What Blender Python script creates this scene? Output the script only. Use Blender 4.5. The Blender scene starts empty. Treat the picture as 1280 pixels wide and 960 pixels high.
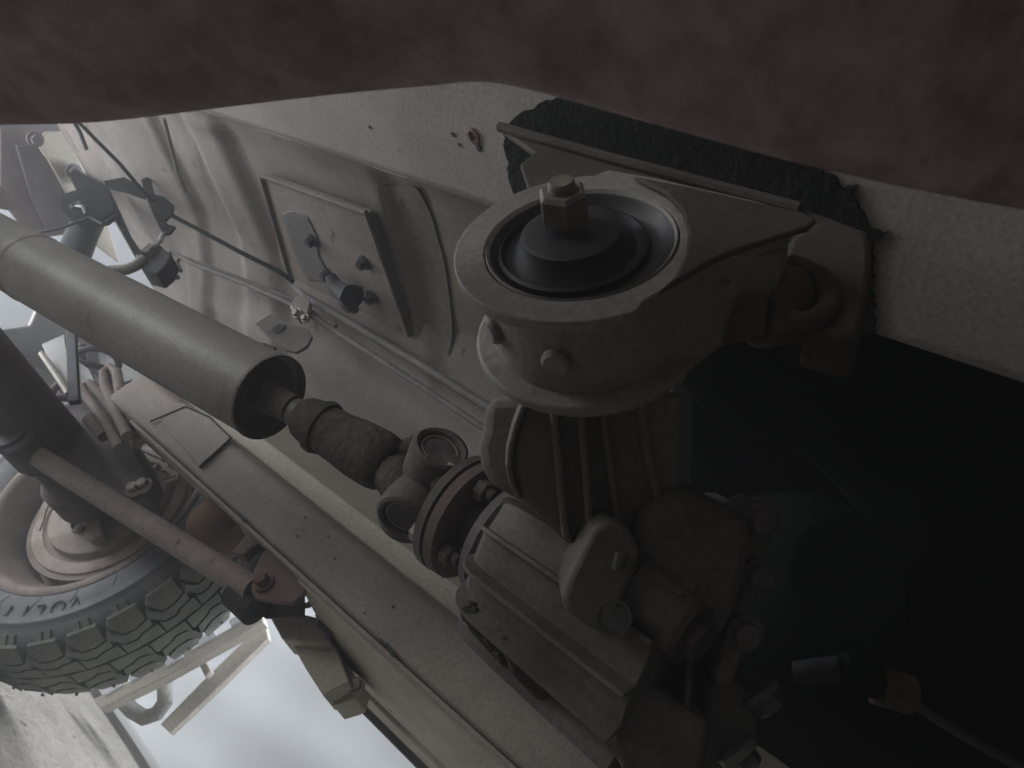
import bpy, bmesh, math, random
from mathutils import Vector, Matrix
random.seed(7)
R = math.radians
sc = bpy.context.scene
# world axes: X = sideways to the wheel, Y = rearwards along the car, Z = up. Camera at the origin, ground at Z = -0.335
GROUND = -0.335
# ---------------------------------------------------------------- camera
FPX = 900.0
ry = Vector((-1200, -610, 900)).normalized()          # rearward axis in camera coords (x right, y down, z forward)
lx = Vector((200, 930, 900)); lx = (lx - ry*lx.dot(ry)).normalized()
uz = lx.cross(ry).normalized()
CX = Vector((lx.x, ry.x, uz.x)); CY = Vector((lx.y, ry.y, uz.y)); CZ = Vector((lx.z, ry.z, uz.z))
cd = bpy.data.cameras.new('camera'); cam = bpy.data.objects.new('camera', cd)
sc.collection.objects.link(cam); sc.camera = cam
cd.sensor_width = 36; cd.lens = 36*FPX/1280; cd.clip_start = 0.01; cd.clip_end = 500
m3 = Matrix((CX, -CY, -CZ)).transposed()
cam.matrix_world = m3.to_4x4()
cd.dof.use_dof = True; cd.dof.focus_distance = 0.62; cd.dof.aperture_fstop = 15
# ---------------------------------------------------------------- light
w = bpy.data.worlds.new('World'); sc.world = w; w.use_nodes = True
bg = w.node_tree.nodes['Background']; bg.inputs[0].default_value = (0.88, 0.96, 0.94, 1); bg.inputs[1].default_value = 0.08
def area(name, loc, target, sx, sy, power, col):
    l = bpy.data.lights.new(name, 'AREA'); l.shape = 'RECTANGLE'; l.size = sx; l.size_y = sy; l.energy = power; l.color = col
    o = bpy.data.objects.new(name, l); sc.collection.objects.link(o); o.location = loc
    o.rotation_euler = (Vector(target)-Vector(loc)).to_track_quat('-Z', 'Y').to_euler()
    return o
area('daylight_behind_car', (0.15, 2.1, -0.04), (0.4, 1.0, 0.20), 1.6, 0.4, 20, (0.96, 0.97, 1.0))
area('daylight_beside_car', (1.52, 0.75, 1.5), (1.42, 1.0, -0.3), 0.45, 1.8, 62, (0.93, 0.96, 1.0))
area('far_side_fill', (-1.5, 1.5, -0.06), (0.1, 0.5, 0.2), 1.2, 0.4, 10, (1.0, 0.97, 0.93))  # added fill for the beam, mount and rail faces
area('backdrop_fill', (0.3, 2.7, 1.9), (0.3, 3.6, 0.2), 2.5, 0.6, 30, (0.93, 0.96, 1.0))  # added lamp that brightens the pale surface behind the car
sc.view_settings.view_transform = 'Standard'; sc.view_settings.look = 'None'
sc.view_settings.exposure = 0.12; sc.view_settings.gamma = 1.0
sc.render.engine = 'CYCLES'

# ---------------------------------------------------------------- helpers
def px(x, y, X=None, Y=None, Z=None, d=None):
    """a point seen at photo pixel x,y that lies on a plane of the car, or at depth d"""
    v = CX*((x-640)/FPX) + CY*((y-480)/FPX) + CZ
    if d is not None: return v*d
    if X is not None: return v*(X/v.x)
    if Y is not None: return v*(Y/v.y)
    return v*(Z/v.z)
XA, YA, ZA = Vector((1,0,0)), Vector((0,1,0)), Vector((0,0,1))
def frame(a):
    a = a.normalized(); b = a.orthogonal().normalized(); return a, b, a.cross(b)
class G:
    """geometry collector"""
    def __init__(s): s.v = []; s.f = []
    def add(s, vs, fs):
        n = len(s.v); s.v += [Vector(p) for p in vs]; s.f += [[i+n for i in f] for f in fs]; return s
    def prism(s, pts, ext):
        pts = [Vector(p) for p in pts]; ext = Vector(ext); n = len(pts)
        fs = [list(range(n))[::-1], [i+n for i in range(n)]] + [[i, (i+1) % n, (i+1) % n+n, i+n] for i in range(n)]
        return s.add(pts+[p+ext for p in pts], fs)
    def box(s, c, sx, sy, sz, rot=None):
        c = Vector(c); q = rot or Matrix.Identity(3)
        vs = [c+q@Vector((sx/2*a, sy/2*b, sz/2*e)) for a in (-1,1) for b in (-1,1) for e in (-1,1)]
        return s.add(vs, [[0,1,3,2],[4,6,7,5],[0,4,5,1],[2,3,7,6],[0,2,6,4],[1,5,7,3]])
    def tube(s, path, rad, n=14, jit=0, caps=True):
        path = [Vector(p) for p in path]; m = len(path)
        if not isinstance(rad, (list, tuple)): rad = [rad]*m
        t = (path[1]-path[0]).normalized(); b = t.orthogonal().normalized(); vs = []
        for i, p in enumerate(path):
            t2 = ((path[min(i+1,m-1)]-p).normalized()+(p-path[max(i-1,0)]).normalized()).normalized() if 0 < i < m-1 else (path[min(i+1,m-1)]-path[max(i-1,0)]).normalized()
            b = (b-t2*b.dot(t2)).normalized(); c = t2.cross(b)
            for k in range(n):
                a = 2*math.pi*k/n; rr = rad[i]*(1+random.uniform(-jit, jit))
                vs.append(p+(b*math.cos(a)+c*math.sin(a))*rr)
        fs = [[i*n+k, i*n+(k+1) % n, (i+1)*n+(k+1) % n, (i+1)*n+k] for i in range(m-1) for k in range(n)]
        if caps: fs += [list(range(n))[::-1], [(m-1)*n+k for k in range(n)]]
        return s.add(vs, fs)
    def lathe(s, o, ax, prof, n=48, jit=0, close=False):
        o = Vector(o); a, b, c = frame(Vector(ax)); vs = []; m = len(prof)
        for h, r in prof:
            for k in range(n):
                t = 2*math.pi*k/n; rr = max(r, 1e-5)*(1+random.uniform(-jit, jit))
                vs.append(o+a*h+(b*math.cos(t)+c*math.sin(t))*rr)
        fs = [[i*n+k, i*n+(k+1) % n, ((i+1) % m)*n+(k+1) % n, ((i+1) % m)*n+k] for i in range(m if close else m-1) for k in range(n)]
        if not close: fs += [list(range(n))[::-1], [(m-1)*n+k for k in range(n)]]
        return s.add(vs, fs)
    def hexbolt(s, o, ax, r, h, washer=True):
        a = Vector(ax).normalized(); o = Vector(o)
        if washer: s.lathe(o, a, [(-0.002, r*1.45), (h*.22, r*1.45), (h*.24, r*1.35)], 18)
        return s.lathe(o, a, [(h*.2, r), (h*.9, r), (h, r*.86)], 6)
    def sheet(s, rows):
        n = len(rows[0]); vs = [p for r in rows for p in r]
        return s.add(vs, [[i*n+k, i*n+k+1, (i+1)*n+k+1, (i+1)*n+k] for i in range(len(rows)-1) for k in range(n-1)])
def thing(name, label, cat, loc, group=None):
    o = bpy.data.objects.new(name, None); sc.collection.objects.link(o); o.location = loc
    o.empty_display_size = 0.05
    o['label'] = label; o['category'] = cat
    if group: o['group'] = group
    return o
def rootloc(p):
    l = Vector((0,0,0))
    while p is not None: l = l+p.location; p = p.parent
    return l
def part(name, g, mat, parent=None, bevel=0, smooth=35, label=None, sub=0, solid=0):
    me = bpy.data.meshes.new(name); off = rootloc(parent)
    me.from_pydata([v-off for v in g.v], [], g.f); me.validate()
    bm = bmesh.new(); bm.from_mesh(me)
    bmesh.ops.remove_doubles(bm, verts=bm.verts, dist=1e-6)
    bmesh.ops.recalc_face_normals(bm, faces=bm.faces); bm.to_mesh(me); bm.free()
    me.materials.append(mat)
    me.polygons.foreach_set('use_smooth', [True]*len(me.polygons))
    me.set_sharp_from_angle(angle=R(smooth))
    o = bpy.data.objects.new(name, me); sc.collection.objects.link(o); o.parent = parent
    if solid:
        md = o.modifiers.new('s', 'SOLIDIFY'); md.thickness = solid; md.offset = 1
    if bevel:
        md = o.modifiers.new('b', 'BEVEL'); md.width = bevel; md.segments = 2; md.limit_method = 'ANGLE'; md.angle_limit = R(40); md.harden_normals = False
    if sub:
        md = o.modifiers.new('u', 'SUBSURF'); md.levels = sub; md.render_levels = sub
    if label: o['label'] = label
    return o
def tag(o, label, cat, group=None):
    o['label'] = label; o['category'] = cat
    if group: o['group'] = group
    return o

# ---------------------------------------------------------------- materials
def mat(name, c1, c2, rough=0.8, scale=12, bump=0.25, fine=220, spot=None, spot_amt=0.0, spot_scale=30, metal=0, spec=0.3, dist=0.0009, grain=(.80,1.15)):
    """two base colours mixed by large noise, fine grain, optional small marks of another colour"""
    m = bpy.data.materials.new(name); m.use_nodes = True; nt = m.node_tree; N = nt.nodes; L = nt.links
    b = N['Principled BSDF']; tc = N.new('ShaderNodeTexCoord')
    b.inputs['Metallic'].default_value = metal
    b.inputs['Specular IOR Level'].default_value = spec
    n1 = N.new('ShaderNodeTexNoise'); n1.inputs['Scale'].default_value = scale; n1.inputs['Detail'].default_value = 7; n1.inputs['Roughness'].default_value = 0.62
    n2 = N.new('ShaderNodeTexNoise'); n2.inputs['Scale'].default_value = fine; n2.inputs['Detail'].default_value = 5
    L.new(tc.outputs['Object'], n1.inputs['Vector']); L.new(tc.outputs['Object'], n2.inputs['Vector'])
    r1 = N.new('ShaderNodeMapRange'); r1.inputs[1].default_value = 0.32; r1.inputs[2].default_value = 0.68; L.new(n1.outputs[0], r1.inputs[0])
    mx = N.new('ShaderNodeMix'); mx.data_type = 'RGBA'; mx.inputs[6].default_value = (*c1, 1); mx.inputs[7].default_value = (*c2, 1)
    L.new(r1.outputs[0], mx.inputs[0])
    g = N.new('ShaderNodeMapRange'); g.inputs[1].default_value = 0.3; g.inputs[2].default_value = 0.7; g.inputs[3].default_value = grain[0]; g.inputs[4].default_value = grain[1]
    L.new(n2.outputs[0], g.inputs[0])
    mu = N.new('ShaderNodeMix'); mu.data_type = 'RGBA'; mu.blend_type = 'MULTIPLY'; mu.inputs[0].default_value = 1
    L.new(mx.outputs[2], mu.inputs[6]); L.new(g.outputs[0], mu.inputs[7]); out = mu.outputs[2]
    if spot:
        n3 = N.new('ShaderNodeTexNoise'); n3.inputs['Scale'].default_value = spot_scale; n3.inputs['Detail'].default_value = 3
        L.new(tc.outputs['Object'], n3.inputs['Vector'])
        r3 = N.new('ShaderNodeMapRange'); r3.inputs[1].default_value = 0.72-spot_amt; r3.inputs[2].default_value = 0.76-spot_amt; L.new(n3.outputs[0], r3.inputs[0])
        ms = N.new('ShaderNodeMix'); ms.data_type = 'RGBA'; ms.inputs[7].default_value = (*spot, 1)
        L.new(r3.outputs[0], ms.inputs[0]); L.new(out, ms.inputs[6]); out = ms.outputs[2]
    L.new(out, b.inputs['Base Color'])
    rr = N.new('ShaderNodeMapRange'); rr.inputs[3].default_value = max(0, rough-0.1); rr.inputs[4].default_value = min(1, rough+0.1); L.new(n1.outputs[0], rr.inputs[0])
    L.new(rr.outputs[0], b.inputs['Roughness'])
    ad = N.new('ShaderNodeMath'); ad.operation = 'ADD'; L.new(n1.outputs[0], ad.inputs[0]); L.new(n2.outputs[0], ad.inputs[1])
    bp = N.new('ShaderNodeBump'); bp.inputs['Strength'].default_value = bump; bp.inputs['Distance'].default_value = dist
    L.new(ad.outputs[0], bp.inputs['Height']); L.new(bp.outputs[0], b.inputs['Normal'])
    return m
M = {}
M['beige'] = mat('dusty_beige_paint', (.37,.345,.32), (.28,.258,.238), .75, 7, .18, 260, (.20,.16,.13), .03, 60)
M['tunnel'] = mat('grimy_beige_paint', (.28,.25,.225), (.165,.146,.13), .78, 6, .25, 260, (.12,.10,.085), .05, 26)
M['cream'] = mat('cream_sill_paint', (.52,.49,.42), (.42,.38,.32), .7, 14, .2, 240, (.16,.12,.09), .02, 45)
M['rail'] = mat('dusty_rail_paint', (.37,.33,.295), (.275,.243,.215), .75, 6, .25, 300)
M['shaft'] = mat('dusty_shaft_steel', (.235,.235,.225), (.155,.155,.148), .50, 8, .35, 320, (.14,.125,.11), .06, 17, 0, .5)
M['dirt'] = mat('caked_dirt', (.125,.112,.106), (.065,.059,.056), .95, 40, .7, 180, None, 0, 30, 0, .1, .003)
M['dirt2'] = mat('brown_shaft_dirt', (.17,.155,.15), (.11,.10,.098), .85, 25, .4, 240)
M['cast'] = mat('dirty_cast_alloy', (.185,.165,.155), (.10,.09,.084), .6, 16, .4, 240, (.09,.075,.07), .03, 40)
M['castdark'] = mat('oily_cast_alloy', (.15,.145,.143), (.07,.068,.067), .42, 18, .4, 240, None, 0, 30, 0, .5)
M['mount'] = mat('dusty_mount_paint', (.31,.295,.27), (.21,.203,.187), .62, 13, .25, 260, (.10,.07,.055), .02, 36)
M['brown'] = mat('brown_paint_and_arm_shade', (.085,.070,.062), (.052,.044,.040), .8, 18, .3, 240)
M['rubber'] = mat('bush_rubber', (.032,.034,.040), (.020,.021,.026), .5, 20, .15, 200, None, 0, 30, 0, .45)
M['rust'] = mat('rust', (.20,.135,.105), (.12,.082,.066), .9, 26, .6, 200, (.06,.045,.038), .05, 60)
M['rustplate'] = mat('rusty_plate', (.21,.165,.15), (.15,.115,.105), .85, 18, .3, 220)
M['rod'] = mat('rusty_rod', (.31,.27,.245), (.20,.165,.145), .75, 14, .4, 200, (.13,.075,.05), .05, 40)
M['exhaust'] = mat('brown_crossmember', (.48,.385,.36), (.29,.218,.20), .75, 20, .9, 70, (.30,.215,.20), .05, 30, 0, .4, .003)
M['matt'] = mat('black_matt', (.016,.017,.0165), (.009,.010,.0095), .95, 30, 1.0, 160, None, 0, 30, 0, .12, .003)
M['tyre'] = mat('tyre_rubber', (.17,.175,.185), (.11,.115,.125), .72, 14, .2, 260)
M['tread'] = mat('dusty_tread_rubber', (.25,.26,.235), (.17,.18,.16), .85, 25, .35, 200)
M['rim'] = mat('dusty_wheel_steel', (.27,.23,.205), (.15,.122,.105), .7, 12, .3, 240, (.14,.09,.075), .04, 40)
M['plate_b'] = mat('dusty_brake_plate', (.42,.375,.345), (.27,.23,.205), .8, 14, .3, 240, (.2,.13,.11), .03, 40)
M['axle'] = mat('grimy_axle', (.17,.155,.16), (.10,.09,.095), .75, 16, .5, 200)
M['steel'] = mat('worn_steel', (.42,.42,.43), (.28,.28,.29), .45, 30, .2, 260, None, 0, 30, .6, .5)
M['pipe'] = mat('dusty_brake_pipe', (.17,.16,.15), (.11,.105,.10), .6, 30, .2, 260)
M['black'] = mat('dark_grimy_metal', (.05,.052,.056), (.03,.031,.034), .7, 25, .3, 220)
M['damper'] = mat('dark_damper_paint', (.055,.072,.082), (.04,.052,.06), .38, 20, .1, 220, None, 0, 30, 0, .5)
M['bolt'] = mat('dull_bolt_steel', (.36,.34,.31), (.24,.22,.20), .6, 40, .25, 260, None, 0, 30, .3, .4)
M['nut'] = mat('grimy_nut_steel', (.27,.25,.215), (.15,.13,.11), .6, 45, .4, 260, (.12,.075,.05), .06, 70, .2, .4)
M['stain'] = mat('oily_dirt_film', (.19,.172,.148), (.13,.118,.10), .7, 16, .4, 200, (.08,.07,.06), .05, 60)
M['arm'] = mat('warm_cast_alloy', (.26,.23,.208), (.17,.15,.135), .75, 14, .3, 240, (.12,.10,.088), .03, 40)
M['white'] = mat('white_sheeting', (.80,.83,.86), (.76,.79,.82), .6, 3, .05, 60, grain=(.98,1.02))
M['wood'] = mat('pale_painted_wood', (.66,.62,.55), (.52,.48,.42), .8, 10, .25, 180)
M['concrete'] = mat('concrete', (.40,.38,.345), (.27,.255,.23), .95, 9, 1.0, 90, (.17,.155,.135), .06, 26, 0, .2, .006)
M['hose'] = mat('grey_hose', (.36,.36,.33), (.26,.26,.24), .7, 20, .1, 200)
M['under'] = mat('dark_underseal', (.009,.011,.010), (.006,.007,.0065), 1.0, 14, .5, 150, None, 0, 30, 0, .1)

def sstep(a, b, x):
    t = min(1, max(0, (x-a)/(b-a))); return t*t*(3-2*t)
def interp(tab, x):
    for (a, u), (b, v) in zip(tab, tab[1:]):
        if x <= b: return u+(v-u)*max(0, (x-a))/(b-a)
    return tab[-1][1]

# ---------------------------------------------------------------- ground
g = G(); g.add([(-40,-40,GROUND),(40,-40,GROUND),(40,40,GROUND),(-40,40,GROUND)], [[0,1,2,3]])
o = part('ground', g, M['concrete']); o['kind'] = 'structure'; o['label'] = 'pale dusty concrete floor under the car'

# ---------------------------------------------------------------- underbody
ub = thing('car_underbody', 'dusty beige sheet metal floor of the car seen from below', 'car underbody', (0.3, 0.6, 0.42))
# flat inner floor panel
FX, FZ = 0.357, 0.42
rows = []
for i in range(46):
    Y = -1.3+3.15*i/45; rows.append([Vector((X, Y, FZ+0.004*math.sin(7*Y+5*X)*sstep(.3, .0, X)+(0.004*math.sin(9*Y) if X < .2 else 0))) for X in [-1.0,-.7,-.4,-.2,-.05,.05,.12,.18,.24,.29,.33,.348,FX]])
part('floor_panel', G().sheet(rows), M['beige'], ub, solid=0.003)
# tunnel side panel with ribs, from the fold outwards
prof = [(FX,.42),(.366,.432),(.40,.440),(.60,.436),(.64,.425),(.68,.41),(.72,.392),(.76,.366),(.82,.348),(.92,.338),(1.05,.332),(1.13,.315),(1.17,.26),(1.19,.16)]
prof0 = [(FX,.42),(.366,.428),(.40,.432),(.60,.43),(.8,.425),(1.0,.42),(1.13,.41),(1.17,.30),(1.19,.16)]
Xs = [FX+ (1.19-FX)*i/90 for i in range(91)]
def floorz(X, Y):
    k = sstep(1.46, 1.32, Y)
    z = interp(prof0, X)*(1-k)+interp(prof, X)*k
    e = sstep(FX, FX+.03, X)
    yy = Y-0.10*(X-.36)*0
    z -= e*0.016*(sstep(1.00, 1.05, yy)-sstep(1.11, 1.17, yy))*sstep(.95,.8,X)
    z -= e*0.013*(sstep(1.26, 1.29, yy)-sstep(1.60, 1.64, yy))*sstep(.95,.8,X)
    z += 0.010*sstep(.70-.4*(X-.4)**2, .66-.4*(X-.4)**2, Y)*e*sstep(.72,.66,X)
    z += 0.0016*math.sin(23*X+11*Y)*math.sin(17*Y)
    return z
rows = []
for i in range(150):
    Y = 0.27+1.58*i/149; rows.append([Vector((X, Y, floorz(X, Y))) for X in Xs])
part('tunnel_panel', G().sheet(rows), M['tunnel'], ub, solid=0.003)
# dark shell over the gearbox (open below)
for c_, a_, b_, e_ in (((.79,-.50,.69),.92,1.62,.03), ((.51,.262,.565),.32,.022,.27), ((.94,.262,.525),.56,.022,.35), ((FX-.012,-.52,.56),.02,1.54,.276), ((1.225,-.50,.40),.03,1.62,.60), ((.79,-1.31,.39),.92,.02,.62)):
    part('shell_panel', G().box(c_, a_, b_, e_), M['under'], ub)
# crossways beads and seam
for pts, r in (([(205,148),(222,215),(232,240)],.003),):
    part('seam_bead', G().tube([px(a,b,Z=.414) for a,b in pts], r, 8), M['beige'], ub)
# ragged black mastic patch round the gearbox mount
pts = [(628,166),(640,150),(655,141),(668,136),(676,127),(700,122),(722,118),(750,121),(790,124),(822,131),(856,138),(880,147),(908,151),(930,161),(952,166),(975,178),(992,183),(1006,196),(1020,202),(1030,216),(1044,226),(1052,236),(1070,231),(1064,245),(1074,262),(1084,276),(1086,287),(1108,292),(1101,303),(1090,300),(1092,420),(1040,410),(960,370),(860,340),(700,300),(640,240)]
rag = []
for (a0,b0),(a1,b1) in zip(pts, pts[1:]+pts[:1]):
    nn_ = max(1, int(math.hypot(a1-a0,b1-b0)/6))
    for k in range(nn_):
        t = k/nn_; rag.append((a0+(a1-a0)*t+random.uniform(-2.4,2.4), b0+(b1-b0)*t+random.uniform(-2.6,2.6)))
part('black_patch', G().prism([px(a,b,Z=.4175) for a,b in rag], (0,0,.0045)), M['matt'], ub, label='ragged black patch round the gearbox mount')  # thin black sheet with a jittered ragged outline
# reinforcing plate and its bolts
pl = [(329,222),(458,268),(466,285),(513,418),(508,422),(372,378),(355,345)]
plate = part('reinforcing_plate', G().prism([px(a,b,Z=.4255) for a,b in pl], (0,0,.012)), M['tunnel'], ub, bevel=.0015, label='diamond shaped beige plate held by dark bolts')
lip = [(329,220),(458,266)], [(458,266),(512,420)], [(327,222),(368,365)]
for (a, b), in [(x,) for x in lip]:
    part('plate_lip', G().tube([px(*a,Z=.4245), px(*b,Z=.4245)], .0036, 8), M['stain'], plate)
for (a, b, r) in ((392,300,.0075),(456,328,.0075),(410,342,.007),(466,371,.0075)):
    part('bolt', G().hexbolt(px(a,b,Z=.4245), -ZA, r, .012), M['black'], plate)
part('bracket_boss', G().tube([px(412,345,Z=.41),px(420,360,Z=.405),px(440,370,Z=.40)],[.008,.013,.018],12,.12).hexbolt(px(436,378,Z=.396),-ZA,.013,.01), M['black'], plate)
part('sealant_smear', G().prism([px(a,b,Z=.4238) for a,b in ((352,268),(366,263),(384,272),(396,296),(398,320),(408,338),(404,352),(384,350),(372,330),(362,300))],(0,0,.003)), M['pipe'], plate, bevel=.001)
L_ = [(468,232),(474,250),(480,270),(490,300),(500,330),(508,360),(516,395),(522,415),(530,430)]
R_ = [(520,232),(530,250),(540,272),(548,298),(555,325),(560,355),(565,390),(566,420),(562,445)]
rws = []
for (a0,b0),(a1,b1) in zip(L_, R_):
    r_ = []
    for k in range(9):
        t = k/8; a = a0+(a1-a0)*t+(random.uniform(-2,2) if k in (0,8) else 0); b = b0+(b1-b0)*t
        z = .44
        for _ in range(4): p = px(a,b,Z=z); z = floorz(p.x, p.y)-.0022
        r_.append(px(a,b,Z=z))
    rws.append(r_)
part('oil_stain', G().sheet(rws), M['stain'], ub, sub=1, label='dark oily stain with a curved edge beside the plate')
# plug hole
part('rusty_hole', G().lathe(px(592,170,Z=.4195), -ZA, [(0,.0085),(.0015,.0075),(.0018,.0045),(-.004,.004)], 11, .22), M['rust'], ub)
for a, b, r in ((566,168,.0025),(598,184,.004),(462,159,.0022),(574,181,.002)):
    part('chip', G().lathe(px(a,b,Z=.4195), -ZA, [(0,r),(.0008,r*.8)], 7, .35), M['brown'], ub)

# ---------------------------------------------------------------- frame rail
rl = thing('frame_rail', 'long dusty grey-beige box rail running diagonally below the shaft', 'frame rail', (0.78, 0.5, 0.1))
def extr(profile, ys, fn=None):
    g = G(); rows = []
    for Y in ys: rows.append([Vector((x, Y, z)) for x, z in profile])
    n = len(profile); g.add([p for r in rows for p in r], [[i*n+k, i*n+(k+1) % n, (i+1)*n+(k+1) % n, (i+1)*n+k] for i in range(len(ys)-1) for k in range(n)])
    g.f += [list(range(n)), [(len(ys)-1)*n+k for k in range(n)][::-1]]
    return g
railp = [(.752,.112),(.748,.12),(.748,.176),(.757,.186),(.80,.20),(.86,.20),(.86,.112)]
part('rail_body', extr(railp, [-.6+1.78*i/30 for i in range(31)]), M['rail'], rl, bevel=.004)
part('rail_flange', extr([(.744,.1045),(.744,.1095),(.775,.1105),(.775,.1055)], [-.6+1.68*i/30 for i in range(31)]), M['rail'], rl, bevel=.001)
# upper web between rail and floor
part('rail_web', extr([(.80,.2005),(.80,.23),(.96,.345),(.965,.345),(.86,.21),(.86,.2005)], [-.6+1.9*i/30 for i in range(31)]), M['cream'], rl, bevel=.003)
# welded cover patch on the rail
pts = [(232,505),(262,520),(289,546),(250,584),(207,535),(186,498)]
part('weld_patch', G().prism([px(a,b,X=.7445) for a,b in pts], (.004,0,0)), M['rail'], rl, bevel=.001)
part('weld_seam', G().tube([px(a,b,X=.744) for a,b in ((188,527),(232,508),(262,521),(289,547),(268,567),(249,584))], .0018, 6, .2), M['black'], rl)
for a, b, s in ((302,647,5),(487,812,7),(478,803,4)):
    part('drain_slot', G().prism([px(a-s,b-s*1.1,X=.7435),px(a-s*.3,b-s*1.2,X=.7435),px(a+s,b+s,X=.7435),px(a+s*.4,b+s*1.3,X=.7435)],(.002,0,0)), M['black'], rl)
for k in range(9):
    t = random.random(); a = 320+t*260+random.uniform(-30,30); b = 640+t*200+random.uniform(-35,35)
    if b-(342+.977*a) > -12: continue
    part('chip', G().lathe(px(a,b,X=.7475), -XA, [(0,.0017),(.0007,.0012)], 6, .4), M['brown'], rl)

# ---------------------------------------------------------------- outer sill
sl = thing('body_sill', 'cream painted door sill outside the rail with a dark lower seam', 'body sill', (1.0, 0.3, 0.08))
part('sill_panel', extr([(.778,.104),(.778,.110),(.862,.110),(1.06,.092),(1.12,.16),(1.20,.30),(1.206,.30),(1.13,.15),(1.110,.086),(1.06,.086)], [-.6+1.23*i/20 for i in range(21)]), M['cream'], sl, bevel=.003)
part('sill_seam', extr([(1.082,.068),(1.082,.0855),(1.100,.0855),(1.100,.068)], [-.6+1.23*i/20 for i in range(21)]), M['axle'], sl, bevel=.003)
part('sill_edge', extr([(1.02,.083),(1.02,.0895),(1.08,.0855),(1.08,.078)], [-.6+1.23*i/20 for i in range(21)]), M['cream'], sl, bevel=.002)
# jacking bracket plates at the rear end of the sill
jb = thing('jacking_bracket', 'cream folded sheet bracket hanging below the rear end of the sill', 'bracket', (0.95, 0.65, 0.05))
part('lower_plate', G().prism([px(a,b,X=.90) for a,b in ((362,800),(372,795),(416,800),(430,836),(436,852),(414,864),(404,870),(382,836))],(.05,0,0)), M['cream'], jb, bevel=.002)
part('middle_plate', G().prism([px(a,b,X=.88) for a,b in ((330,758),(356,762),(398,772),(412,802),(400,806),(352,798),(345,785))],(.05,0,0)), M['cream'], jb, bevel=.002)
part('outer_plate', G().prism([px(a,b,X=.93) for a,b in ((398,768),(412,792),(428,822),(450,852),(444,872),(436,876),(416,882),(408,862),(432,840),(404,800))],(.05,0,0)), M['cream'], jb, bevel=.002)
part('torn_edge', G().tube([px(a,b,X=.872) for a,b in ((396,768),(402,774),(400,782),(408,786),(412,795),(410,801))],.004,7,.35), M['axle'], jb)
part('clip', G().tube([px(a,b,X=.865) for a,b in ((370,752),(378,742),(386,740),(392,748),(386,756),(376,758))],.0045,8,.2), M['cream'], jb)
part('bolt', G().hexbolt(px(446,857,X=.925), -XA, .008, .010), M['mount'], jb)

# ---------------------------------------------------------------- propeller shaft
S0 = px(338,497,d=.655); S1 = px(2,314,d=.865)
sd = (S1-S0).normalized()
ps = thing('propeller_shaft', 'thick grey steel propeller shaft running from the gearbox to the rear axle', 'propeller shaft', S0)
Ls = 0.72
tubeo = part('shaft_tube', G().lathe(S0, sd, [(.016,.030),(.006,.0385),(0,.0392),(-.0004,.0402),(.002,.0408),(.006,.0403),(Ls,.0403),(Ls+.03,.02)], 72), M['shaft'], ps, smooth=28)
part('shaft_end_cap', G().lathe(S0, sd, [(.010,.0385),(.017,.031),(.018,.025),(.012,.0185),(-.004,.0150),(-.018,.0135),(-.030,.0135)], 48), M['dirt2'], ps)
part('weld_ring', G().lathe(S0, sd, [(.001,.0395),(-.0013,.0400),(-.0008,.0412),(.0018,.0412)], 72, .004, True), M['cast'], ps)
part('weld_bead', G().lathe(S0+sd*.40, sd, [(-.003,.0402),(-.001,.0412),(.001,.0412),(.003,.0402)], 64, .003), M['shaft'], ps)
J = px(528,606,d=.590)          # universal joint centre
F = px(586,648,d=.570)          # flange centre
jd = (S0-J).normalized()
pth = [S0-sd*.020+(J-S0).normalized()*0.0]
L1 = (J-S0).length
def on(t): return S0.lerp(J, t)
part('slip_sleeve', G().tube([on(.20),on(.25),on(.31),on(.36),on(.42),on(.50),on(.58),on(.66),on(.74),on(.82)], [.0140,.0205,.0215,.0205,.0225,.0228,.0255,.0258,.0262,.024], 20, .025), M['dirt'], ps, sub=1)
part('sleeve_band', G().tube([on(.345),on(.365),on(.39)], [.0240,.0248,.0238], 20, .03), M['dirt'], ps)
part('splined_stub', G().tube([S0+sd*.005, on(.10), on(.23)], .0132, 24), M['shaft'], ps)
fa = YA*0.97+sd*0.25; fa = fa.normalized()
U1 = px(551,560,d=.566); U2 = px(504,648,d=.560)
c1 = (U1-J).normalized(); c2 = (U2-J).normalized()
def cup(p, ax):
    ax = ax.normalized()
    q = part('yoke_ear', G().lathe(p, ax, [(-.030,.0215),(-.006,.0235),(0,.0228),(.0018,.0205),(.0005,.0180),(-.004,.0172),(-.0045,.001)], 36), M['dirt2'], ps)
    part('bearing_cap', G().lathe(p, ax, [(-.005,.0166),(-.0030,.0156),(-.0022,.010),(-.0034,.006)], 28), M['axle'], q)
    part('circlip', G().tube([p-ax*.0022+(frame(ax)[1]*math.cos(t)+frame(ax)[2]*math.sin(t))*.0150 for t in [0.4+5.2*i/18 for i in range(19)]], .0011, 6), M['bolt'], q)
cup(U1, c1); cup(U2, c2); cup(J-c1*.048, -c1); cup(J-c2*.048, -c2)
part('cross', G().tube([U1-c1*.006, J, J-c1*.042], .010, 12).tube([U2-c2*.006, J, J-c2*.042], .010, 12), M['axle'], ps)
sl_end = on(.80)
part('shaft_yoke', G().tube([sl_end, sl_end.lerp(U2, .5)-c2*.012, U2-c2*.014], [.022,.020,.017], 14).tube([sl_end, J-c2*.045+jd*.010, J-c2*.036], [.022,.018,.016], 14), M['dirt'], ps, sub=1)
part('flange_yoke', G().tube([F+fa*.012, F.lerp(U1,.5)+c1*.004, U1-c1*.014], [.024,.021,.017], 14).tube([F+fa*.012, J-c1*.030-fa*.01, J-c1*.036], [.024,.02,.016], 14), M['dirt2'], ps, sub=1)
part('yoke_flange', G().lathe(F, fa, [(.0035,.047),(.0045,.0495),(.0115,.0495),(.013,.0475),(.014,.02)], 56), M['cast'], ps)

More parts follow.
